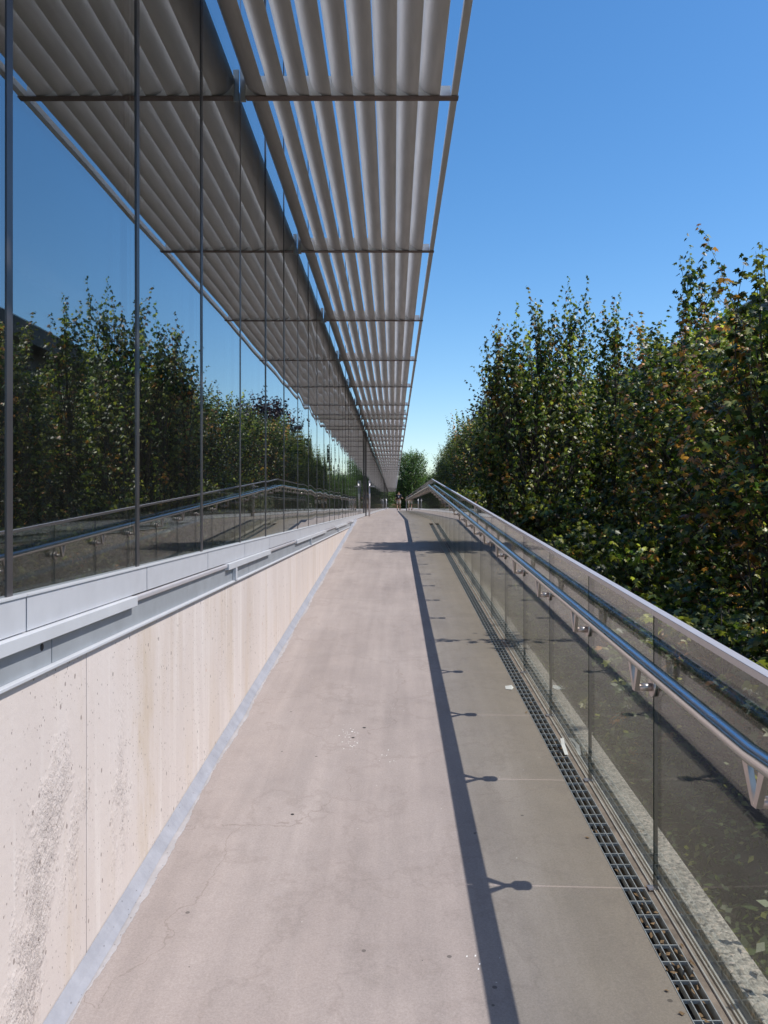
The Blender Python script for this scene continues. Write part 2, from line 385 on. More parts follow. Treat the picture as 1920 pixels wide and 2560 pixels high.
# ------------------------------------------------------------------ ground and path
def gz(y): return -0.75 + max(0, min(1.0, y/24.0))*1.35
g = MB()
ys = [-120, -10, 0, 4, 8, 12, 16, 20, 24, 60, 150, 400, 1500]
xs = [-600, -30, -1.3, 1.14, 5, 30, 600]
for j in range(len(ys)-1):
    for i in range(len(xs)-1):
        g.face([(xs[i], ys[j], gz(ys[j])), (xs[i+1], ys[j], gz(ys[j])), (xs[i+1], ys[j+1], gz(ys[j+1])), (xs[i], ys[j+1], gz(ys[j+1]))])
structure(g.build('ground', M['grass']))
b = MB()
b.face([(1.13, -3, gz(-3)+.01), (4.6, -3, gz(-3)+.01), (4.6, 0, gz(0)+.01), (1.13, 0, gz(0)+.01)])
b.face([(1.13, 0, gz(0)+.01), (4.6, 0, gz(0)+.01), (4.6, 24, gz(24)+.01), (1.13, 24, gz(24)+.01)])
b.face([(1.13, 24, gz(24)+.01), (4.6, 24, gz(24)+.01), (4.6, 70, gz(24)+.01), (1.13, 70, gz(24)+.01)])
structure(b.build('planting_bed', M['soil']))

GX0, GX1 = 0.878, 0.970      # drain slot
YE = 165.0
p = MB()
def slab(mb, x0, x1, ya, yb, top=0.0, depth=0.3):
    ycuts = [ya]+[YK]*(ya < YK < yb)+[yb]
    for a, bb in zip(ycuts[:-1], ycuts[1:]): mb.rbox(x0, x1, a, bb, top-depth, top)
slab(p, -1.02, GX0, -3, YE)
structure(p.build('path', M['path']))
p = MB(); slab(p, GX1, 1.028, -3, 20.6, -0.002); structure(p.build('drain_edging', M['mortar']))
p = MB(); slab(p, GX0, 1.0, 20.6, YE, 0.0); structure(p.build('landing_edge', M['path']))
p = MB(); slab(p, GX0, GX1, -3, 20.6, -0.13, 0.1); structure(p.build('drain_channel', M['dark']))
# plaza beyond the end of the balustrade
p = MB(); p.box(1.0, 9.0, 66.5, 130, ZTOP-.4, ZTOP-.004); structure(p.build('plaza', M['paving']))

# kerb behind the glass
kb = MB(); slab(kb, 1.056, 1.160, -3, 66, 0.042, 1.3)
kl = MB(); slab(kl, 1.0285, 1.0555, -3, 66, 0.006, 1.3); structure(kl.build('kerb_ledge', M['kerb_side']))
ko = kb.build('kerb', M['aggregate'], None, 0.006); structure(ko)

# sealant strip at the foot of the wall
sm = MB()
prev = None
y = -2.0
while y < 21.7:
    r = ramp(y); ro = 0.012*math.sin(y*5.1)+rnd.uniform(-.003, .003)
    cur = [(-0.998, y, r+.05), (-0.975, y, r+.022), (-0.958+ro*.3, y, r+.006)]
    if prev:
        for k in range(2): sm.face([prev[k], prev[k+1], cur[k+1], cur[k]])
    prev = cur; y += 0.06
tag(sm.build('sealant_strip', M['membrane']), 'blue-grey waterproofing strip along the foot of the concrete wall', 'sealant')
se = MB(); prev = None; y = -2.0; wv = 0
while y < 21.7:
    r = ramp(y); wv = wv*0.85+rnd.uniform(-.0035, .0035)
    e = 0.945+wv+0.008*math.sin(y*3.3)+rnd.uniform(-.0018, .0018)
    cur = [(-0.985, y, r+.0035), (-e, y, r+.0035), (-e+.002, y, r+.0005)]
    if prev:
        for k in range(2): se.face([prev[k], prev[k+1], cur[k+1], cur[k]])
    prev = cur; y += 0.012
tag(se.build('sealant_smear', M['sealant_edge']), 'pale ragged smear of sealant spread onto the path beside the strip', 'sealant')

# ------------------------------------------------------------------ low concrete wall under the facade
wt = empty('concrete_wall', (-1.1, 0, 0), 'pitted pale concrete wall below the metal sill of the glass facade', 'wall')
cuts = [-2.6, 2.70, 8.05, 13.4, 18.7, 24.0]
for a, bb in zip(cuts[:-1], cuts[1:]):
    mb = MB(); mb.box(-1.25+1.1, -1.0+1.1, a+.0025, bb-.0025, -1.0, 1.188); mb.build('wall_panel', M['wall'], wt, 0.002)
mb = MB(); mb.box(-.16, .093, -2.6, 24, -1.0, 1.18); mb.build('joint_filler', M['mortar'], wt)

# ------------------------------------------------------------------ glass building
YB1 = 160
bt = empty('glass_building', (XG, 0, 0), 'long glass curtain wall facade with dark mullions reflecting trees and canopy', 'building')
def bx(name, mat, x0, x1, y0, y1, z0, z1, bev=0, par=bt):
    mb = MB(); mb.box(x0-XG, x1-XG, y0, y1, z0, z1); return mb.build(name, mat, par, bev)
nm = int((YB1-M0)/MP)
ZG0, ZG1 = 1.424, 7.3
# pane meshes: slightly bowed like real toughened glass
def pane_mesh(k, amp, rr):
    mb = MB(); ny, nz = 10, 26; W = MP-.012; H = ZG1-ZG0
    ph = [rr.uniform(0, 6.28) for _ in range(6)]; a1 = rr.uniform(-1, 1)
    def dx(u, v):
        return amp*((0.7+.6*a1)*(math.sin(math.pi*u))+0.35*math.sin(2*math.pi*v*2.1+ph[0])+.25*math.sin(2*math.pi*(u*1.2+v*3.3)+ph[1])+.16*math.sin(2*math.pi*(v*6.5-u*.8)+ph[2]))
    i0 = len(mb.v)
    for j in range(nz+1):
        for i in range(ny+1):
            u, v = i/ny, j/nz; mb.v.append((dx(u, v), -W/2+u*W, v*H))
    for j in range(nz):
        for i in range(ny):
            a = i0+j*(ny+1)+i; mb.f.append((a, a+1, a+ny+2, a+ny+1)); mb.sm.append(True)
    i1 = len(mb.v)
    for j in (0, 1):
        for i in (0, 1): mb.v.append((-.028, -W/2+i*W, j*H))
    mb.f.append((i1, i1+2, i1+3, i1+1)); mb.sm.append(False)
    return mb.mesh('glass_pane', M['facade_glass'])
rp = random.Random(5)
panes = [pane_mesh(k, 0.00022, rp) for k in range(5)]+[pane_mesh(k, 0.0013, rp) for k in range(5)]
mm = MB(); mm.box(-.012, .003, -.017, .017, 0, ZG1-ZG0+.02); mull = mm.mesh('mullion', M['mullion'])
mm = MB(); mm.box(-.004, .02, -MP/2+.004, MP/2-.004, 1.3235, 1.418); sillp = mm.mesh('sill_panel', M['sill'])
mm = MB(); mm.box(-.03, .024, -MP/2+.001, MP/2-.001, 1.4185, 1.4235); flash = mm.mesh('sill_flashing', M['alu'])
for k in range(-2, nm):
    yc = M0+(k+.5)*MP
    inst('glass_pane', rp.choice(panes[:5] if yc < 9 else panes[5:]), (0.0, yc, ZG0), bt, (0, rp.uniform(-.0009, .0009), rp.uniform(-.0012, .0012)*(0.8 if yc < 9 else 1.4)))
    inst('mullion', mull, (0, M0+k*MP, ZG0-.005), bt)
    if k % 1 == 0:
        inst('sill_panel', sillp, (0, yc+.06, 0), bt)
        inst('sill_flashing', flash, (0, yc+.06, 0), bt)
bx('sill_backing', M['gasket'], -1.25, -1.026, -2.6, YB1, 1.188, 1.4170)
# linear drip ledge of alternating deep and shallow pieces
seg = [(-1.5, 1.4, 0), (1.4, 3.17, 1), (3.17, 4.93, 0), (4.93, 6.62, 1), (6.62, 8.42, 0), (8.42, 12.1, 1), (12.1, 14.2, 0), (14.2, 17.6, 1), (17.6, 19.3, 0), (19.3, 20.6, 1)]
for a, bb, deep in seg:
    if deep: bx('drip_ledge', M['fascia'] if False else M['alu'], -1.026, -0.978, a, bb, 1.283, 1.320, .002)
    else: bx('drip_ledge', M['cap'], -1.026, -0.986, a+.003, bb-.003, 1.297, 1.318, .006)
for k in range(-1, 6):
    a = 2.43+3.3*k
    if a < 20: bx('fascia_panel', M['fascia'], -1.026, -1.002, a+.003, min(a+3.297, 21.2), 1.203, 1.318, .001)
bx('bottom_lip', M['alu'], -1.03, -0.984, -2, 20.9, 1.192, 1.2025, .002)
for a in (0.45, 5.15, 9.9, 14.8, 19.0): bx('fascia_bracket', M['alu'], -1.001, -0.978, a, a+.045, 1.2030, 1.282, .002)
mb = MB(); mb.tube([(0.017, 2.36, 1.262), (0.0196, 2.36, 1.262)], 0.0105, 16); mb.build('weep_hole', M['gasket'], bt)
# inside
bx('floor_slab', M['interior_floor'], -9, -1.2605, -2.6, YB1, 1.0, 1.36)
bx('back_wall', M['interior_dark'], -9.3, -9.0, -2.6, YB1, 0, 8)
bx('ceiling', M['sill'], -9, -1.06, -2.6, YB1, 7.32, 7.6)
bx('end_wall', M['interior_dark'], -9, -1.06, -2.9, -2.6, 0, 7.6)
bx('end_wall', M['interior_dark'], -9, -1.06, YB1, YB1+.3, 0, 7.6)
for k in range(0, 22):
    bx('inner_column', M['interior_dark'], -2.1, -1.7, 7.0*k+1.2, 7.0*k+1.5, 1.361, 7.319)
# door posts that reach from the landing to the canopy, with pull bars
for yp in (29.3, 94):
    wd = .10 if yp < 60 else .2
    bx('door_post', M['mullion'], -1.010, -0.955, yp, yp+wd, ZTOP+.001, 4.33, .004)
for yp in (29.0, 95.2):
    mb = MB(); mb.tube([(0.17, yp, ZTOP+.001), (0.17, yp, ZTOP+1.25)], 0.032 if yp < 60 else .05, 12); ps = mb.build('push_button_post', M['cap'], bt)
    mb = MB(); mb.box(0.13, 0.34, yp-.04, yp+.04, ZTOP+1.03, ZTOP+1.075); mb.build('push_plate', M['paper'], ps)

# ------------------------------------------------------------------ louvred canopy
ct = empty('louvred_canopy', (0, 0, 4.358), 'white louvred sunshade canopy projecting from the glass facade over the walkway', 'canopy')
ZC = 4.358
beams = [5.48-3.31, 5.48, 8.78, 12.05, 15.35, 18.75, 22.15, 24.5, 25.7, 28.0, 29.2, 32.4, 34.4, 37.6]
beams = [5.48-2*3.31, 5.48-3.31]+beams[1:]
while beams[-1] < 152: beams.append(beams[-1]+3.31)
LW = 0.1429; LH = 0.122
XS = [-0.838-LW+i*LW for i in range(9)]
_lm = {}
def louvre_mesh(length):
    key = round(length, 3)
    if key in _lm: return _lm[key]
    mb = MB(); n = 9; th = .0035
    outer = []; inner = []
    for k in range(n+1):
        a = math.pi/2*k/n
        outer.append((LW-LW*math.cos(a)-.001, LH-LH*math.sin(a)))
        inner.append((LW-(LW-th)*math.cos(a), LH-(LH-th)*math.sin(a)))
    loop = outer+inner[::-1]; m_ = len(loop)
    for yy in (0, length):
        for (x, z) in loop: mb.v.append((x, yy, z))
    for k in range(m_):
        k2 = (k+1) % m_
        mb.f.append((k, k2, m_+k2, m_+k)); mb.sm.append(True)
    mb.f.append(tuple(range(m_))[::-1]); mb.sm.append(False); mb.f.append(tuple(range(m_, 2*m_))); mb.sm.append(False)
    me = mb.mesh('louvre', M['louvre']); me.set_sharp_from_angle(angle=math.radians(40)); _lm[key] = me
    return me
mb = MB(); mb.box(-.975, .3765, -.004, .004, .008, .085); mb.box(-.975, .31, -.004, .004, .085, .15)
webm = mb.mesh('beam_web', M['beam_web'])
mb = MB(); mb.box(-.975, .4285, -.03, .03, 0, .0075); flm = mb.mesh('beam_flange', M['beam_flange'])
mb = MB(); mb.box(-1.012, -.9755, -.006, .006, -.02, .19); hgm = mb.mesh('wall_bracket', M['beam_web'])
far_l = MB(); nl = 0
for bi, yb in enumerate(beams):
    w_ = inst('beam_web', webm, (0, yb, 0), ct); inst('beam_flange', flm, (0, 0, 0), w_)
    inst('wall_bracket', hgm, (0, yb, 0), ct)
    if bi < len(beams)-1:
        ln = round(beams[bi+1]-yb-.012, 3)
        for i, x in enumerate(XS):
            me = louvre_mesh(ln)
            if nl < 297:
                inst('louvre', me, (x, yb+.006, .0095), ct); nl += 1
            else:
                off = len(far_l.v)
                for v in me.vertices: far_l.v.append((v.co.x+x, v.co.y+yb+.006, v.co.z+.0095))
                for pl in me.polygons: far_l.f.append(tuple(off+k for k in pl.vertices)); far_l.sm.append(pl.use_smooth)
fo = far_l.build('far_louvres', M['louvre'], ct); fo['kind'] = 'stuff'; fo.data.set_sharp_from_angle(angle=math.radians(40))
yy = beams[0]
for a, bb in zip(beams[:-1:1], beams[1:]):
    mb = MB(); mb.box(.380, .424, a+.002, bb-.002, .0085, .055); mb.build('edge_rail', M['louvre'], ct, .003)
# glazed bay over the door
for a, bb in ((24.52, 25.68), (28.02, 29.18)):
    mb = MB(); mb.box(-.97, .37, a, bb, .158, .166); mb.build('roof_glass', M['rail_glass'], ct)

# ------------------------------------------------------------------ balustrade
rt = empty('glass_balustrade', (XR, 0, 0), 'clear glass balustrade with white cap and steel handrail along the ramp', 'balustrade')
joints = [RP*n for n in range(-1, 21)]+[YK]
while joints[-1] < 64.5: joints.append(joints[-1]+RP)
HC = 1.078; HH = 0.893; XH = 0.926-XR
def rz(y): return ramp(y)
for a, bb in zip(joints[:-1], joints[1:]):
    mb = MB(); mb.rbox(-.007, .007, a+.006, bb-.006, -.035, HC-.012); gp = mb.build('glass_panel', M['rail_glass'], rt)
    gp.data.materials.append(M['glass_edge'])
    for q in (2, 4): gp.data.polygons[q].material_index = 1
for i in range(len(joints)-1):
    y0 = joints[i]
    if i % 2 == 0 and y0 < YK-.01 or y0 >= YK-.01 and (i-22) % 2 == 0:
        y1 = joints[min(i+2, len(joints)-1)]
        if y0 < YK < y1: y1 = YK
        mb = MB(); mb.rbox(-.017, .017, y0+.0015, y1-.0015, HC-.024, HC); mb.build('top_cap', M['cap'], rt, .002)
    elif y0 >= YK-.01 and i == 22: pass
# base channel
for a, bb in ((-1.06, YK), (YK, 64.6)):
    mb = MB(); mb.rbox(-.0135, -.0085, a, bb, -.03, .0045); mb.rbox(.0085, .0135, a, bb, -.03, .0045); mb.build('base_channel', M['kerb_side'], rt)
pts = []
def hz(y): return max(ramp(y), ramp(2.14))+HH
for yv in [-.9, 1.0, 2.05, 2.14, 2.25]+[3+1.5*k for k in range(12)]+[21.0, YK-.08, YK, YK+.08, 24, 35, 50, 64.4]:
    pts.append((XH, yv, hz(yv)))
mb = MB(); mb.tube(pts, 0.0275, 24); mb.build('handrail', M['steel'], rt)
def bracket_parts(sl):
    ang = 0
    mb = MB(); mb.tube([(XH+.012, 0, -.118), (-.012, 0, -.118)], .0155, 16)
    a = mb.mesh('standoff', M['bracket'])
    mb = MB(); mb.tube([(-.018, 0, -.118), (-.0085, 0, -.118)], .036, 22); mb.tube([(.0085, 0, -.118), (.016, 0, -.118)], .036, 22)
    d = mb.mesh('clamp_disc', M['bracket'])
    mb = MB()
    for s in (-1, 1):
        # tapered plate from the rail down to the standoff
        y0, y1 = s*.052, s*.006; zt = -.022+s*.062*sl; zb = -.13
        w0, w1 = .017, .008
        mb.quadbox([(XH-.003, y1-w1, zb), (XH+.014, y1-w1, zb), (XH+.014, y1+w1, zb), (XH-.003, y1+w1, zb),
                    (XH-.006, y0-w0, zt), (XH+.008, y0-w0, zt), (XH+.008, y0+w0, zt), (XH-.006, y0+w0, zt)])
    v = mb.mesh('bracket_arm', M['bracket'])
    return a, d, v
bp_s, bp_f = bracket_parts(SLOPE), bracket_parts(0)
tabm = MB().box(-.03, -.002, -.02, .02, 0, .004).mesh('base_tab', M['bracket'])
for i, yv in enumerate(joints):
    a, d, v = bp_s if yv < YK-.1 else bp_f
    z = hz(yv)
    st = inst('bracket', v, (0, yv, z), rt)
    inst('standoff', a, (0, 0, 0), st); inst('clamp_disc', d, (0, 0, 0), st)
    inst('base_tab', tabm, (0, yv, ramp(yv)+.001), rt, (math.atan(SLOPE) if yv < YK else 0, 0, 0))
mb = MB(); mb.box(-.05, .05, 64.65, 64.78, ZTOP-.3, ZTOP+1.1); mb.build('end_post', M['cap'], rt, .01)

# ------------------------------------------------------------------ drain grates
gbars = []
GL = 1.02
cb = MB().box(GX0+.004, GX1-.004, -.0022, .0022, -.012, 0).mesh('cross_bar', M['galv'])
lb = MB().box(-.0016, .0016, .002, GL-.002, -.026, -.0015).mesh('bearing_bar', M['galv'])
sb = MB().box(-.0015, .0015, 0, GL, -.028, .001).mesh('side_bar', M['galv'])
th_ = math.atan(SLOPE)
k = 0; y = -0.4
while y < 20.2 and k < 20:
    z = ramp(y+.0)
    e = empty('drain_grate', (0, y, z if y >= 0 else SLOPE*y), 'galvanised drain grate section along the kerb, %s counted from the camera' % ORD[k], 'drain grate', 'grate sections along the ramp')
    e.rotation_euler = (th_, 0, 0)
    for q in range(11): inst('cross_bar', cb, (0, .045+q*.093, 0), e)
    for xx in (GX0+.031, GX0+.061): inst('bearing_bar', lb, (xx, 0, 0), e)
    for xx in (GX0+.003, GX1-.003): inst('side_bar', sb, (xx, 0, 0), e)
    y += GL+.008; k += 1

# litter
def bit(name, label, cat, pts, mat):
    mb = MB()
    for f in pts: mb.face(f)
    o = mb.build(name, mat)
    s_ = o.modifiers.new('thick', 'SOLIDIFY'); s_.thickness = .0008
    return tag(o, label, cat)
def on(x, y, dz=0.002): return (x, y, ramp(y)+dz)
bit('paper_scrap', 'small folded white paper scrap lying on the path beside the drain', 'litter',
    [[on(.80, 5.92), on(.84, 5.89, .006), on(.85, 5.98, .014), on(.806, 6.0)], [on(.84, 5.89, .006), on(.862, 5.95, .004), on(.85, 5.98, .014)]], M['paper'])
bit('paper_strip', 'curled white paper strip standing in the drain grate', 'litter',
    [[on(.955, 4.62, .0), on(.975, 4.62, .0), on(.972, 4.70, .03), on(.95, 4.69, .028)], [on(.95, 4.69, .028), on(.972, 4.70, .03), on(.985, 4.80, .034), on(.965, 4.80, .03)]], M['paper'])
lit = MB()
for k in range(90):
    y0 = rnd.choice([rnd.uniform(2.2, 9), rnd.uniform(2.4, 3.2)]); x0 = rnd.uniform(GX0+.006, GX1-.006) if rnd.random() < .75 else rnd.uniform(.84, .99)
    s_ = rnd.uniform(.006, .014); a = rnd.uniform(0, 6.3); dzv = rnd.uniform(-.02, .004) if GX0 < x0 < GX1 else .003
    lit.face([on(x0+s_*math.cos(a+q)*(.4 if q in (1.57, 4.71) else 1), y0+s_*1.6*math.sin(a+q)*(.5 if q in (1.57, 4.71) else 1), dzv+rnd.uniform(0, .004)) for q in (0, 1.57, 3.14, 4.71)])
lo = lit.build('dry_leaf_litter', simple('dry_leaf', (0.24, 0.15, 0.08), .8, 0, .5, 60)); lo['kind'] = 'stuff'
tag(lo, 'scattered dry leaf crumbs caught in the drain grate', 'leaf litter')

sc_ = MB()
for cx_, cy_, n_ in ((-.27, 4.95, 26), (-.25, 4.75, 16), (-.02, 4.55, 8), (.03, 5.5, 6), (.30, 2.75, 5)):
    for k in range(n_):
        x0 = cx_+rnd.gauss(0, .035); y0 = cy_+rnd.gauss(0, .06); s_ = rnd.uniform(.0012, .0034)
        sc_.face([on(x0-s_, y0-s_*1.6, .0012), on(x0+s_*.7, y0-s_, .0012), on(x0+s_, y0+s_*2, .0012), on(x0-s_*.6, y0+s_*1.5, .0012)])
so_ = sc_.build('paint_specks', M['paper']); so_['kind'] = 'stuff'; tag(so_, 'cluster of tiny white paint specks spattered on the ramp', 'paint specks')
for q, (x0, y0, s_) in enumerate(((-.47, 3.85, .008), (-.18, 5.08, .010), (-.24, 4.9, .009), (.42, 2.31, .022))):
    mb = MB(); mb.tube([on(x0, y0, .0), on(x0, y0, .0018)], s_, 11)
    tag(mb.build('gum_spot', M['dark']), ['dark gum spot left of the ramp centre', 'dark gum spot above the white paint specks', 'small dark gum spot beside the white paint specks',
        'large dark blot in the rail shadow at the bottom edge', 'dark gum spot near the wall in the foreground'][q], 'gum spot', 'gum spots on the ramp')

# ------------------------------------------------------------------ foliage
LEAF_PTS = np.array([(0, 0), (.26, -.04), (.52, .16), (.30, .34), (.56, .66), (.20, .58), (0, 1.0), (-.20, .58), (-.56, .66), (-.30, .34), (-.52, .16), (-.26, -.04)])
LEAF_F = [[0, 1, 2, 3, 4, 5, 6], [6, 7, 8, 9, 10, 11, 0]]
DIA_PTS = np.array([(0, 0), (.28, .4), (0, 1.0), (-.28, .4)]); DIA_F = [[0, 1, 2, 3]]
NEED_PTS = np.array([(0, 0), (.16, .3), (.05, 1.0), (-.12, .45)]); NEED_F = [[0, 1, 2, 3]]
def leaf_mesh(name, pos, yax, nrm, size, col, kind='maple', mat=None):
    P, F = {'maple': (LEAF_PTS, LEAF_F), 'oval': (DIA_PTS, DIA_F), 'needle': (NEED_PTS, NEED_F)}[kind]
    n = len(pos)
    yax = yax/np.linalg.norm(yax, axis=1, keepdims=True)
    nrm = nrm-yax*np.sum(nrm*yax, axis=1, keepdims=True); nrm /= np.linalg.norm(nrm, axis=1, keepdims=True)+1e-9
    xax = np.cross(yax, nrm)
    k = len(P); px = P[:, 0]; py = P[:, 1]-.0; pz = -.28*np.abs(px)+(-.18*py*py)
    s = size[:, None]
    V = (pos[:, None, :]+xax[:, None, :]*(px[None, :]*s)[..., None]+yax[:, None, :]*(py[None, :]*s)[..., None]+nrm[:, None, :]*(pz[None, :]*s)[..., None]).reshape(-1, 3)
    lens = [len(f) for f in F]; fl = np.concatenate([np.array(f) for f in F])
    LI = (fl[None, :]+(np.arange(n)*k)[:, None]).reshape(-1)
    st = np.cumsum([0]+lens[:-1]); LS = (st[None, :]+(np.arange(n)*sum(lens))[:, None]).reshape(-1)
    me = bpy.data.meshes.new(name)
    me.vertices.add(len(V)); me.vertices.foreach_set('co', V.astype(np.float32).ravel())
    me.loops.add(len(LI)); me.loops.foreach_set('vertex_index', LI.astype(np.int32))
    me.polygons.add(len(LS)); me.polygons.foreach_set('loop_start', LS.astype(np.int32))
    me.update(calc_edges=True)
    a = me.color_attributes.new('tone', 'FLOAT_COLOR', 'POINT')
    cc = np.ones((n, k, 4)); cc[:, :, :3] = col[:, None, :]
    a.data.foreach_set('color', cc.astype(np.float32).ravel())
    me.materials.append(mat or M['leaf']); return me

GREEN = np.array((.085, .12, .030)); YG = np.array((.29, .29, .065)); ORG = np.array((.36, .17, .06)); DRK = np.array((.030, .055, .018))
def upright_tree(seed, H, R, nshoot, palette, leaf=0.085, kind='maple', spires=7, lpm=30, orange=.12, base_t=.08, prof=None, up=1.0):
    """columnar maple: trunk, rising limbs, upright shoots dressed with hanging leaves"""
    r = np.random.default_rng(seed)
    wood = MB()
    tf = .92 if R > .5 else .80
    trunk = [(0, 0, 0)]; x = yv = 0
    for k in range(1, 7):
        x += r.normal(0, .03); yv += r.normal(0, .03); trunk.append((x, yv, H*tf*k/6))
    wood.tube(trunk, [.055*(1-.8*k/6)*H/5 for k in range(7)], 8)
    P = []; Y = []; Nn = []; S = []; Cc = []
    prof = prof or (lambda t: max(.45, min(1, (t/.2)**.6))*(1 if t < .55 else max(.25, 1-((t-.55)/.5)**1.6)))
    pal_m, pal_a, pal_o, pal_d = palette
    for si in range(nshoot+spires):
        spire = si >= nshoot
        if spire:
            t = r.uniform(.70, .84); rr = R*r.uniform(.05, .95); ln = (1.04-t)*H*r.uniform(.6, 1.08)
        else:
            t = base_t+(.86-base_t)*r.random()**.9; rr = R*prof(t)*math.sqrt(r.random())*1.02; ln = r.uniform(.35, .85)*H/5
        th = r.uniform(0, 2*math.pi)
        b0 = np.array((rr*math.cos(th), rr*math.sin(th), t*H))
        outw = np.array((math.cos(th), math.sin(th), 0))
        d = np.array((0, 0, up))+outw*(r.uniform(.05, .18) if spire else r.uniform(.1, .75))+r.normal(0, .12 if not spire else .04, 3)
        d /= np.linalg.norm(d)
        if si % 3 == 0 or spire:
            tz = max(.02, t-.16-.2*r.random())*H
            k0 = min(5, int(tz/(H*tf)*6)); tb = np.array(trunk[k0])+(np.array(trunk[k0+1])-np.array(trunk[k0]))*((tz/(H*tf)*6)-k0)
            mid = tb*.5+b0*.5+np.array((0, 0, -.05*H/5))
            stem = (tb, mid)
        else: stem = None
        n = max(4, int(ln*lpm*(1.0 if not spire else 1.25)))
        u = np.sort(r.random(n)); pos = b0[None]+d[None]*(u*ln)[:, None]
        bend = r.normal(0, .07, 3); bend[2] = 0
        if stem is not None:
            wood.tube([tuple(stem[0]), tuple(stem[1]), tuple(b0), tuple(b0+(d*.3+bend*.09)*ln), tuple(b0+(d*.6+bend*.36)*ln), tuple(b0+(d*.93+bend*.86)*ln)], [.016*H/5, .011*H/5, .007*H/5, .005, .003, .001], 5, False)
        pos = pos+bend[None]*(u**2)[:, None]*ln
        phi = u*ln*38+r.random(n)*1.2
        ow = np.stack([np.cos(phi), np.sin(phi), np.zeros(n)], 1)
        spread = leaf*r.uniform(.35, 1.15, n)*(1 if not spire else .75)*(1-.55*u)
        pos = pos+ow*spread[:, None]
        ya = ow*.8+np.stack([r.normal(0, .3, n), r.normal(0, .3, n), -r.uniform(.15, 1.0, n)], 1)
        nn = ow*.6+np.array((0, 0, .9))[None]+r.normal(0, .42, (n, 3))
        sz = leaf*r.uniform(.55, 1.15, n)*(1-.45*u**3)
        isor = r.random() < orange
        tone = np.where(r.random((n, 1)) < .22, pal_a[None], pal_m[None])
        tone = np.where(r.random((n, 1)) < .3, pal_d[None], tone)
        if isor: tone = np.where(r.random((n, 1)) < .5, pal_o[None], tone)
        elif r.random() < .35: tone = np.where((u[:, None] > .6), pal_a[None]*.85+tone*.15, tone)
        tone = tone*r.uniform(.7, 1.35, (n, 1))*(r.choice([.5, .85, 1.2, 1.8], p=[.25, .3, .3, .15]))  # random factor per shoot paints lit and shaded shoots into the leaf colour
        P.append(pos); Y.append(ya); Nn.append(nn); S.append(sz); Cc.append(tone)
    P = np.concatenate(P); Y = np.concatenate(Y); Nn = np.concatenate(Nn); S = np.concatenate(S); Cc = np.concatenate(Cc)
    crown = leaf_mesh('crown', P, Y, Nn, S, Cc, kind)
    return wood.mesh('trunk', M['trunk']), crown, H

PAL = (GREEN, YG, ORG, DRK)
PALY = (np.array((.095, .115, .020)), np.array((.17, .18, .03)), np.array((.22, .16, .04)), np.array((.045, .065, .015)))
PALP = (np.array((.030, .014, .022)), np.array((.05, .02, .03)), np.array((.06, .02, .03)), np.array((.018, .010, .015)))
PALF = (np.array((.065, .115, .022)), np.array((.11, .16, .035)), np.array((.12, .14, .03)), np.array((.035, .07, .018)))
PALO = (np.array((.20, .06, .025)), np.array((.28, .11, .03)), np.array((.3, .1, .03)), np.array((.09, .05, .02)))
T = {}
T['m0'] = upright_tree(1, 5.0, 1.2, 430, PAL, spires=14, orange=.12, leaf=.095, base_t=.0)
T['m1'] = upright_tree(2, 5.0, 1.2, 420, PAL, spires=12, orange=.34, leaf=.095, base_t=.0)
T['m2'] = upright_tree(3, 5.0, 1.25, 430, PAL, spires=11, orange=.22, leaf=.095, base_t=.0)
T['m3'] = upright_tree(4, 5.0, 1.2, 430, PAL, spires=14, orange=.08, leaf=.095, base_t=.0)
T['sp'] = upright_tree(14, 5.0, .30, 70, PAL, leaf=.09, spires=5, lpm=34, orange=.25, base_t=.3)
T['sq'] = upright_tree(15, 5.0, .38, 85, PAL, leaf=.09, spires=7, lpm=34, orange=.12, base_t=.3)
T['us'] = upright_tree(12, 1.6, 1.0, 330, PAL, leaf=.085, spires=4, lpm=70, orange=.12, base_t=.02, up=.7)
T['hb'] = upright_tree(6, 6.5, 1.25, 760, PALY, leaf=.11, kind='oval', spires=14, lpm=34, orange=.05)
T['pu'] = upright_tree(7, 8.0, 2.3, 620, PALP, leaf=.19, kind='maple', spires=3, lpm=14, orange=.1, up=.7)
T['far'] = upright_tree(8, 8.0, 2.0, 1500, PALF, leaf=.2, kind='oval', spires=3, lpm=18, orange=.1, base_t=.02, up=.6,
                        prof=lambda t: math.sqrt(max(.03, 1-((t-.45)/.5)**2)))
T['sh'] = upright_tree(9, 2.0, 1.1, 380, PALO, leaf=.08, kind='oval', spires=2, lpm=60, orange=.3, base_t=.02, up=.5)
T['gs'] = upright_tree(10, 2.0, 1.1, 380, PALF, leaf=.08, kind='oval', spires=2, lpm=60, orange=.05, base_t=.02, up=.5)
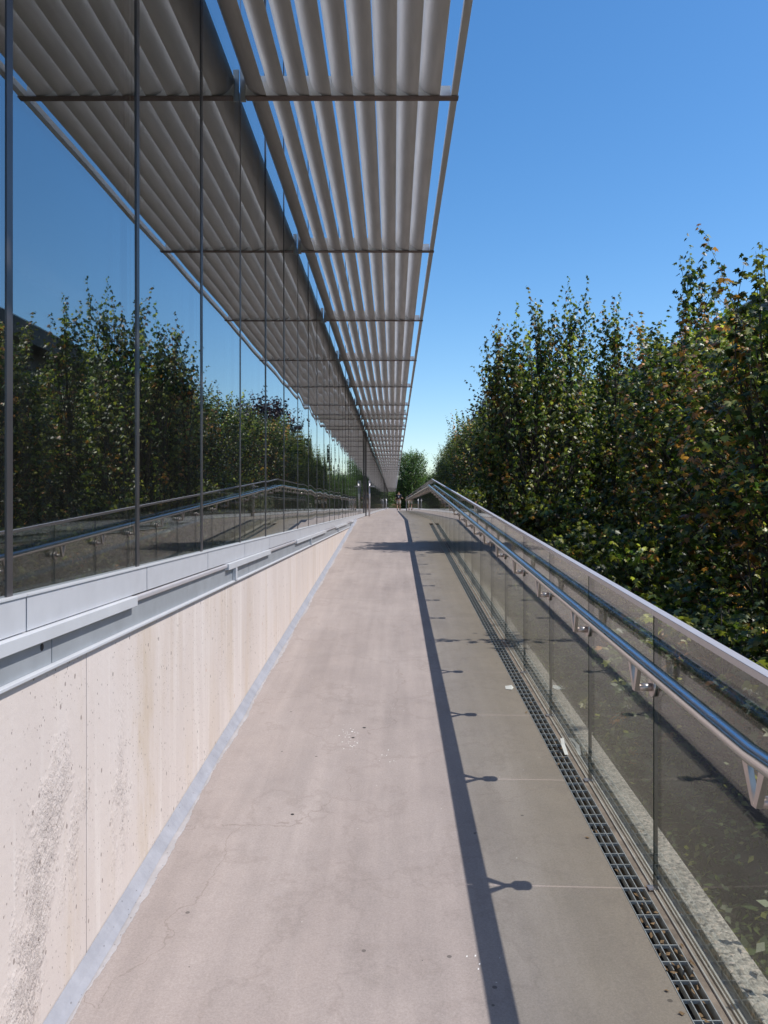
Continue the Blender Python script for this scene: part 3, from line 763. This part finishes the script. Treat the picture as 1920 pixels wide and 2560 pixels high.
def conifer(seed, H, R):
    r = np.random.default_rng(seed); wood = MB(); wood.tube([(0, 0, 0), (0, 0, H*.98)], [.16, .02], 8)
    P = []; Y = []; Nn = []; S = []; Cc = []
    for k in range(240):
        t = r.uniform(.08, .99); rad = R*(1-t)**.85*r.uniform(.75, 1.1)+.08; th = r.uniform(0, 6.283)
        n = max(6, int(rad*24)); u = r.random(n)
        ow = np.array((math.cos(th), math.sin(th), 0)); side = np.array((-math.sin(th), math.cos(th), 0))
        pos = np.array((0, 0, t*H))[None]+ow[None]*(u*rad)[:, None]+np.array((0, 0, -1))[None]*((u**1.5)*rad*.35)[:, None]+side[None]*(r.normal(0, .16, n)*(1-u*.6)*rad*.6)[:, None]
        P.append(pos); Y.append(ow[None]*.7+side[None]*r.normal(0, .6, (n, 1))+np.array((0, 0, -.35))[None]+r.normal(0, .1, (n, 3)))
        Nn.append(np.array((0, 0, 1.))[None]+r.normal(0, .3, (n, 3))); S.append(r.uniform(.18, .38, n))
        Cc.append(np.array((.018, .036, .022))[None]*r.uniform(.6, 1.5, (n, 1)))
        if k % 6 == 0: wood.tube([(0, 0, t*H), tuple(ow*rad*.8+np.array((0, 0, t*H-.2*rad)))], [.03, .01], 4, False)
    return wood.mesh('trunk', M['trunk']), leaf_mesh('crown', np.concatenate(P), np.concatenate(Y), np.concatenate(Nn), np.concatenate(S), np.concatenate(Cc), 'needle'), H
T['fir'] = conifer(20, 9.0, 2.0)
def plant(kind, name, x, y, top, width=1.0, rot=0.0, label='', cat='tree', group=None, base=None):
    tr, cr, H = T[kind]
    zb = (gz(y) if base is None else base)
    e = empty(name, (x, y, zb), label, cat, group)
    s = (top-zb)/H
    o = inst('trunk', tr, (0, 0, 0), e, (0, 0, rot), (width, width, s))
    o = inst('crown', cr, (0, 0, 0), e, (0, 0, rot), (width, width, s))
    return e
# front row of maples just beyond the balustrade: (x, y, height of top above eye, variant, width, turn)
row = [(3.9, 2.6, 1.2, 'm2', .95, 2.1), (3.95, 5.2, 1.5, 'm3', .95, .4), (3.75, 7.5, 2.05, 'm1', .85, 1.0), (4.3, 9.6, 2.15, 'm2', .9, 3.3),
       (4.4, 11.3, 2.6, 'm1', .9, 5.2), (4.6, 13.2, 2.9, 'm0', .9, .2), (2.6, 15.2, 3.1, 'm3', .85, 2.2), (4.0, 17.0, 2.55, 'm2', 1.05, 4.0),
       (4.4, 19.2, 2.7, 'm0', 1.05, 1.3), (4.4, 22.0, 3.1, 'm1', .95, 2.7), (4.2, 25.2, 3.6, 'm2', .95, 3.7), (4.2, 28.6, 4.0, 'm3', .95, .9),
       (4.2, 32.4, 4.2, 'm0', .95, 5.0), (3.7, 36.5, 4.1, 'm1', .95, 2.0)]
for i, (x, y, h, v, wd, rt_) in enumerate(row):
    plant(v, 'maple_tree', x, y, EYE+h, wd, rt_, 'upright maple beside the glass balustrade, %s of the front row counted from the camera' % ORD[i], 'tree', 'maples in the front row along the ramp')
row2 = [(6.1, 8.5, 2.0, 'm0', 1.2, 1.0), (6.3, 12.0, 2.8, 'm1', 1.2, 2.0), (6.5, 15.5, 3.3, 'm2', 1.2, 3.0), (6.5, 19, 3.3, 'm1', 1.3, 4.0),
        (6.5, 23, 3.8, 'm0', 1.3, 5.0), (6.5, 27.5, 5.0, 'm3', 1.25, .7), (6.5, 32, 5.2, 'm2', 1.3, 1.7)]
for i, (x, y, h, v, wd, rt_, lb) in enumerate([
    (4.62, 12.7, 4.05, 'sp', 1.0, 0, 'slender maple leader, the tallest spire of the row'),
    (2.78, 15.4, 4.0, 'sp', .9, 1.1, 'slender twisted maple spire left of the tallest one, third spire from the canopy side'),
    (3.32, 15.6, 4.05, 'sq', .8, 2.3, 'slender leaning maple spire, fourth from the canopy side'),
    (2.10, 14.9, 3.45, 'sq', .8, 3.4, 'slender maple spire, second from the canopy side'),
    (1.86, 15.6, 3.1, 'sp', .8, 4.1, 'thin maple spire nearest the canopy side'),
    (4.35, 16.3, 4.0, 'sq', .95, 5.0, 'slender reddish maple spire right of the leaning spire'),
    (4.5, 14.4, 3.35, 'sp', 1.1, .7, 'slender maple spire just left of the tallest one'),
    (3.28, 7.3, 2.35, 'sp', 1.0, 2.0, 'near maple sprig with large leaves at the right edge')]):
    plant(v, 'maple_tree', x, y, EYE+h, wd, rt_, lb, 'tree')
for i, (x, y, h, v, wd, rt_) in enumerate(row2):
    plant(v, 'maple_tree', x, y, EYE+h, wd, rt_, 'taller maple standing behind the front row, %s counted from the camera' % ORD[i], 'tree', 'maples in the second row')
hb = [(4.9, 38.2, 4.3), (4.4, 41, 4.5), (4.5, 44.2, 4.7), (4.3, 48.6, 4.6), (4.5, 53.5, 4.8), (4.4, 59, 4.6), (4.6, 65, 4.4), (5.0, 72, 4.4), (5.2, 80, 4.4)]
for i, (x, y, h) in enumerate(hb):
    plant('hb', 'hornbeam_tree', x, y, EYE+h, 1.1, i*1.3, 'yellow-green upright tree far along the ramp, %s of its kind from the camera' % ORD[i], 'tree', 'yellow-green upright trees')
plant('pu', 'purple_tree', 8.4, 66, EYE+9.3, 1.25, 0, 'dark purple-leaved tree rising behind the maples', 'tree')
plant('pu', 'purple_tree', 11, 92, EYE+8.0, 1.2, 2, 'smaller dark purple tree farther off behind the row', 'tree')
plant('far', 'round_tree', 2.75, 128, EYE+9.1, 1.12, 0, 'bright green rounded tree at the far end of the walkway', 'tree', base=.7)
plant('far', 'round_tree', 7.3, 150, EYE+6.4, 1.1, 2, 'smaller green tree right of the rounded tree at the far end', 'tree', base=.7)
plant('far', 'round_tree', 12.5, 118, EYE+6, 1.1, 3, 'green tree behind the far maples, below the fir', 'tree', base=.7)
plant('fir', 'fir_tree', 9.7, 152, EYE+11.6, .9, 0, 'dark conical fir standing above the far trees', 'tree')
plant('fir', 'fir_tree', 8.4, 155, EYE+8.0, .8, 1, 'shorter fir left of the tall fir at the far end', 'tree')
for i, (x, y, h, wd) in enumerate([(16, 120, 10, 1.2), (19, 128, 12, 1.2), (23, 118, 9, 1.3), (27, 130, 12, 1.3), (32, 124, 10, 1.3), (14, 138, 11, 1.1)]):
    plant('fir', 'fir_tree', x, y, EYE+h, wd, i*.8, 'dark fir in the distant belt right of the walkway, %s from the left' % ORD[i], 'tree', 'firs of the distant belt')
for i, (x, y, h, k_) in enumerate([(6.5, 84, .9, 'sh'), (7.6, 90, .9, 'sh'), (6.8, 97, 1.0, 'sh'), (8.8, 88, 1.2, 'gs'), (9.6, 100, .8, 'sh')]):
    plant(k_, 'shrub', x, y, EYE+h, 1.5, i, ('rusty red shrub' if k_ == 'sh' else 'green shrub')+' by the plaza, %s counted from the camera' % ORD[i], 'shrub', 'shrubs by the plaza', ZTOP-.1)
for i, (x, y, h, k_) in enumerate([(-.75, 161, .8, 'gs'), (.4, 163, .55, 'sh'), (1.8, 162, .7, 'gs'), (3.6, 160, .9, 'gs'), (5.5, 158, .7, 'gs'), (-3.4, 168, 2.2, 'gs')]):
    plant(k_, 'shrub', x, y, EYE+h, 1.1, i*.9, ('rusty red shrub' if k_ == 'sh' else 'green shrub')+' closing the far end of the walkway, %s from the left' % ORD[i if i < 5 else 6], 'shrub', 'shrubs at the far end', ZTOP-.2)

for i, (x, y, h, wd) in enumerate([(-9, 200, 8, 1.6), (-3, 195, 7, 1.5), (2, 205, 7.5, 1.6), (6.5, 198, 8, 1.5), (12, 196, 8, 1.6), (18, 200, 9, 1.7), (25, 190, 9, 1.7), (33, 185, 9, 1.8), (42, 180, 9, 1.8), (52, 170, 9, 1.8)]):
    plant('far', 'round_tree', x, y, EYE+h, wd, i*1.7, 'dull green tree of the most distant belt, %s from the left' % ORD[i], 'tree', 'trees of the most distant belt', .6)
for i in range(16):
    y = 3.2+i*1.55; x = 2.9+.35*math.sin(i*2.3)
    plant('us', 'shrub', x, y, gz(y)+1.5+.25*math.sin(i*1.9)+.3*(y > 12), 1.0+.1*math.sin(i), i*1.1, 'low bushy maple growth at the foot of the trees, %s counted from the camera' % ORD[i], 'shrub', 'low bushes under the front row')
# ivy and ground cover below the maples
r = np.random.default_rng(33); n = 70000
yy_ = r.uniform(.3, 24, n)**1.0; xx_ = 1.2+r.random(n)**1.5*4.2
zz_ = np.array([gz(v) for v in yy_])+.03+r.random(n)**1.5*(.25+.75*np.clip(np.sin(xx_*3+yy_*1.7)*.6+np.sin(xx_*7.3-yy_*2.9)*.5, 0, 1))
ya = np.stack([r.normal(-.4, .8, n), r.normal(0, .8, n), r.normal(-.1, .35, n)], 1)
nn = np.stack([r.normal(0, .35, n), r.normal(0, .35, n), np.ones(n)], 1)
tone = np.where(r.random((n, 1)) < .22, YG[None]*.8, GREEN[None]*.95)*r.uniform(.6, 1.4, (n, 1))
me = leaf_mesh('ground_cover_leaves', np.stack([xx_, yy_, zz_], 1), ya, nn, r.uniform(.03, .065, n), tone, 'oval')
gc = bpy.data.objects.new('ground_cover_leaves', me); C.objects.link(gc); gc['kind'] = 'stuff'
tag(gc, 'low leafy ground cover in the bed under the maples', 'ground cover')
# stepping slabs seen through the nearest glass
for i, (x, y, sx, sy, a) in enumerate([(1.62, 2.55, .30, .30, .25), (1.78, 3.4, .33, .3, -.2), (1.6, 1.65, .3, .34, .1)]):
    mb = MB(); mb.box(-sx/2, sx/2, -sy/2, sy/2, 0, .06)
    o = mb.build('stepping_slab', M['paving'], None, .008); o.location = (x, y, gz(y)+.32); o.rotation_euler = (0, 0, a)
    tag(o, '%s pale stepping slab in the bed behind the near glass' % ['middle', 'farther', 'nearest'][i], 'paving slab', 'slabs in the bed')
    mb = MB(); mb.box(-sx/2+.03, sx/2-.03, -sy/2+.03, sy/2-.03, -.34, -.001); mb.build('slab_footing', M['soil'], o)

# ------------------------------------------------------------------ dark building behind the trees
db = empty('dark_building', (15, 0, 0), 'long dark brown building with overhanging roof behind the maples', 'building')
def dbx(name, mat, x0, x1, y0, y1, z0, z1, par=db, bev=0):
    mb = MB(); mb.box(x0-15, x1-15, y0, y1, z0, z1); return mb.build(name, mat, par, bev)
ZR = EYE+8.62
dbx('wall', M['dark_cladding'], 16.2, 26, 3, 78, -1.5, ZR-.9)
dbx('roof', M['dark_cladding'], 15.0, 27, 2, 79, ZR-.9, ZR)
dbx('roof_flashing', M['alu'], 14.98, 15.02, 2, 79, ZR-.001, ZR+.05)
pm = MB().box(-.02, .0, -1.38, 1.38, 0, 1.5).mesh('pane', M['window']); fm = MB()
fm.box(-.06, .02, -1.45, -1.38, -.07, 1.57); fm.box(-.06, .02, 1.38, 1.45, -.07, 1.57); fm.box(-.06, .02, -1.38, 1.38, -.07, 0); fm.box(-.06, .02, -1.38, 1.38, 1.5, 1.57); fm.box(-.05, .02, -.03, .03, 0, 1.5)
fm = fm.mesh('window', M['mullion'])
for zf in (1.2, 4.9):
    for k in range(22):
        wf = inst('window', fm, (1.2, 6+k*3.3, zf), db); inst('pane', pm, (0, 0, 0), wf)
    dbx('sill_band', M['kerb_side'], 16.02, 16.199, 3, 78, zf-.32, zf-.1)
for k in range(12): dbx('pilaster', M['dark_cladding'], 15.9, 16.199, 4.1+k*6.6, 4.5+k*6.6, -1.5, ZR-.91)

# ------------------------------------------------------------------ person walking away
def skin(name, pts, edges, rad, mat, parent, lvl=1):
    me = bpy.data.meshes.new(name); me.from_pydata(pts, edges, []); me.materials.append(mat)
    o = bpy.data.objects.new(name, me); C.objects.link(o)
    if parent: o.parent = parent
    s = o.modifiers.new('skin', 'SKIN'); s.use_smooth_shade = True
    for i, rr in enumerate(rad):
        sv = me.skin_vertices[0].data[i]; sv.radius = (rr, rr) if not isinstance(rr, tuple) else rr; sv.use_root = (i == 0)
    ss = o.modifiers.new('sub', 'SUBSURF'); ss.levels = lvl; ss.render_levels = lvl
    return o
pe = empty('person', (0.46, 76, ZTOP), 'person in navy shirt with backpack and pale shorts walking away', 'person')
skm = simple('skin', (.42, .25, .17), .55, 0, .05); navy = simple('navy_cloth', (.018, .022, .045), .85, 0, .2)
beige = simple('pale_cloth', (.62, .58, .52), .85, 0, .1); hairm = simple('hair', (.02, .014, .01), .6, 0, .2); shoe = simple('shoe', (.03, .03, .03), .6, 0, .2)
J = [(0, 0, .95), (0, 0, 1.18), (0, .01, 1.42), (0, .01, 1.53), (0, .02, 1.66),
     (.10, 0, .90), (.12, .12, .50), (.12, .10, .09), (.12, .22, .04),
     (-.10, 0, .90), (-.12, -.03, .50), (-.12, -.20, .12), (-.12, -.10, .04),
     (.19, 0, 1.42), (.28, .02, 1.15), (.36, .16, 1.08), (.40, .22, 1.14),
     (-.19, 0, 1.42), (-.26, -.04, 1.15), (-.25, .02, .92), (-.25, .04, .82)]
Ed = [(0, 1), (1, 2), (2, 3), (3, 4), (0, 5), (5, 6), (6, 7), (7, 8), (0, 9), (9, 10), (10, 11), (11, 12), (2, 13), (13, 14), (14, 15), (15, 16), (2, 17), (17, 18), (18, 19), (19, 20)]
Rd = [(.15, .10), (.13, .09), (.16, .10), .055, (.078, .095), .085, .058, .038, .035, .085, .058, .038, .035, .05, .04, .03, .03, .05, .04, .03, .03]
skin('body', J, Ed, Rd, skm, pe, 2)
skin('shirt', [(0, 0, .98), (0, 0, 1.18), (0, .01, 1.40), (0, .01, 1.47), (.19, 0, 1.42), (.27, .02, 1.2), (-.19, 0, 1.42), (-.25, -.03, 1.2)],
     [(0, 1), (1, 2), (2, 3), (2, 4), (4, 5), (2, 6), (6, 7)], [(.19, .13), (.17, .12), (.2, .125), .07, .075, .06, .075, .06], navy, pe, 2)
skin('shorts', [(0, 0, .97), (.11, .0, .86), (.125, .10, .58), (-.11, 0, .86), (-.125, -.02, .58)], [(0, 1), (1, 2), (0, 3), (3, 4)], [(.18, .12), .115, .10, .115, .10], beige, pe, 2)
skin('hair', [(0, .0, 1.67), (0, -.01, 1.74)], [(0, 1)], [(.086, .10), (.07, .08)], hairm, pe, 2)
skin('backpack', [(0, -.15, 1.08), (0, -.16, 1.38)], [(0, 1)], [(.14, .08), (.13, .075)], navy, pe, 2)
mb = MB(); mb.box(-.05, .05, -.252, -.246, 1.16, 1.30); mb.build('backpack_patch', M['paper'], pe)
for s, yv in ((.12, .17), (-.12, -.14)):
    mb = MB(); mb.box(s-.05, s+.05, yv-.15, yv+.12, 0, .075); mb.build('shoe', shoe, pe, .02)
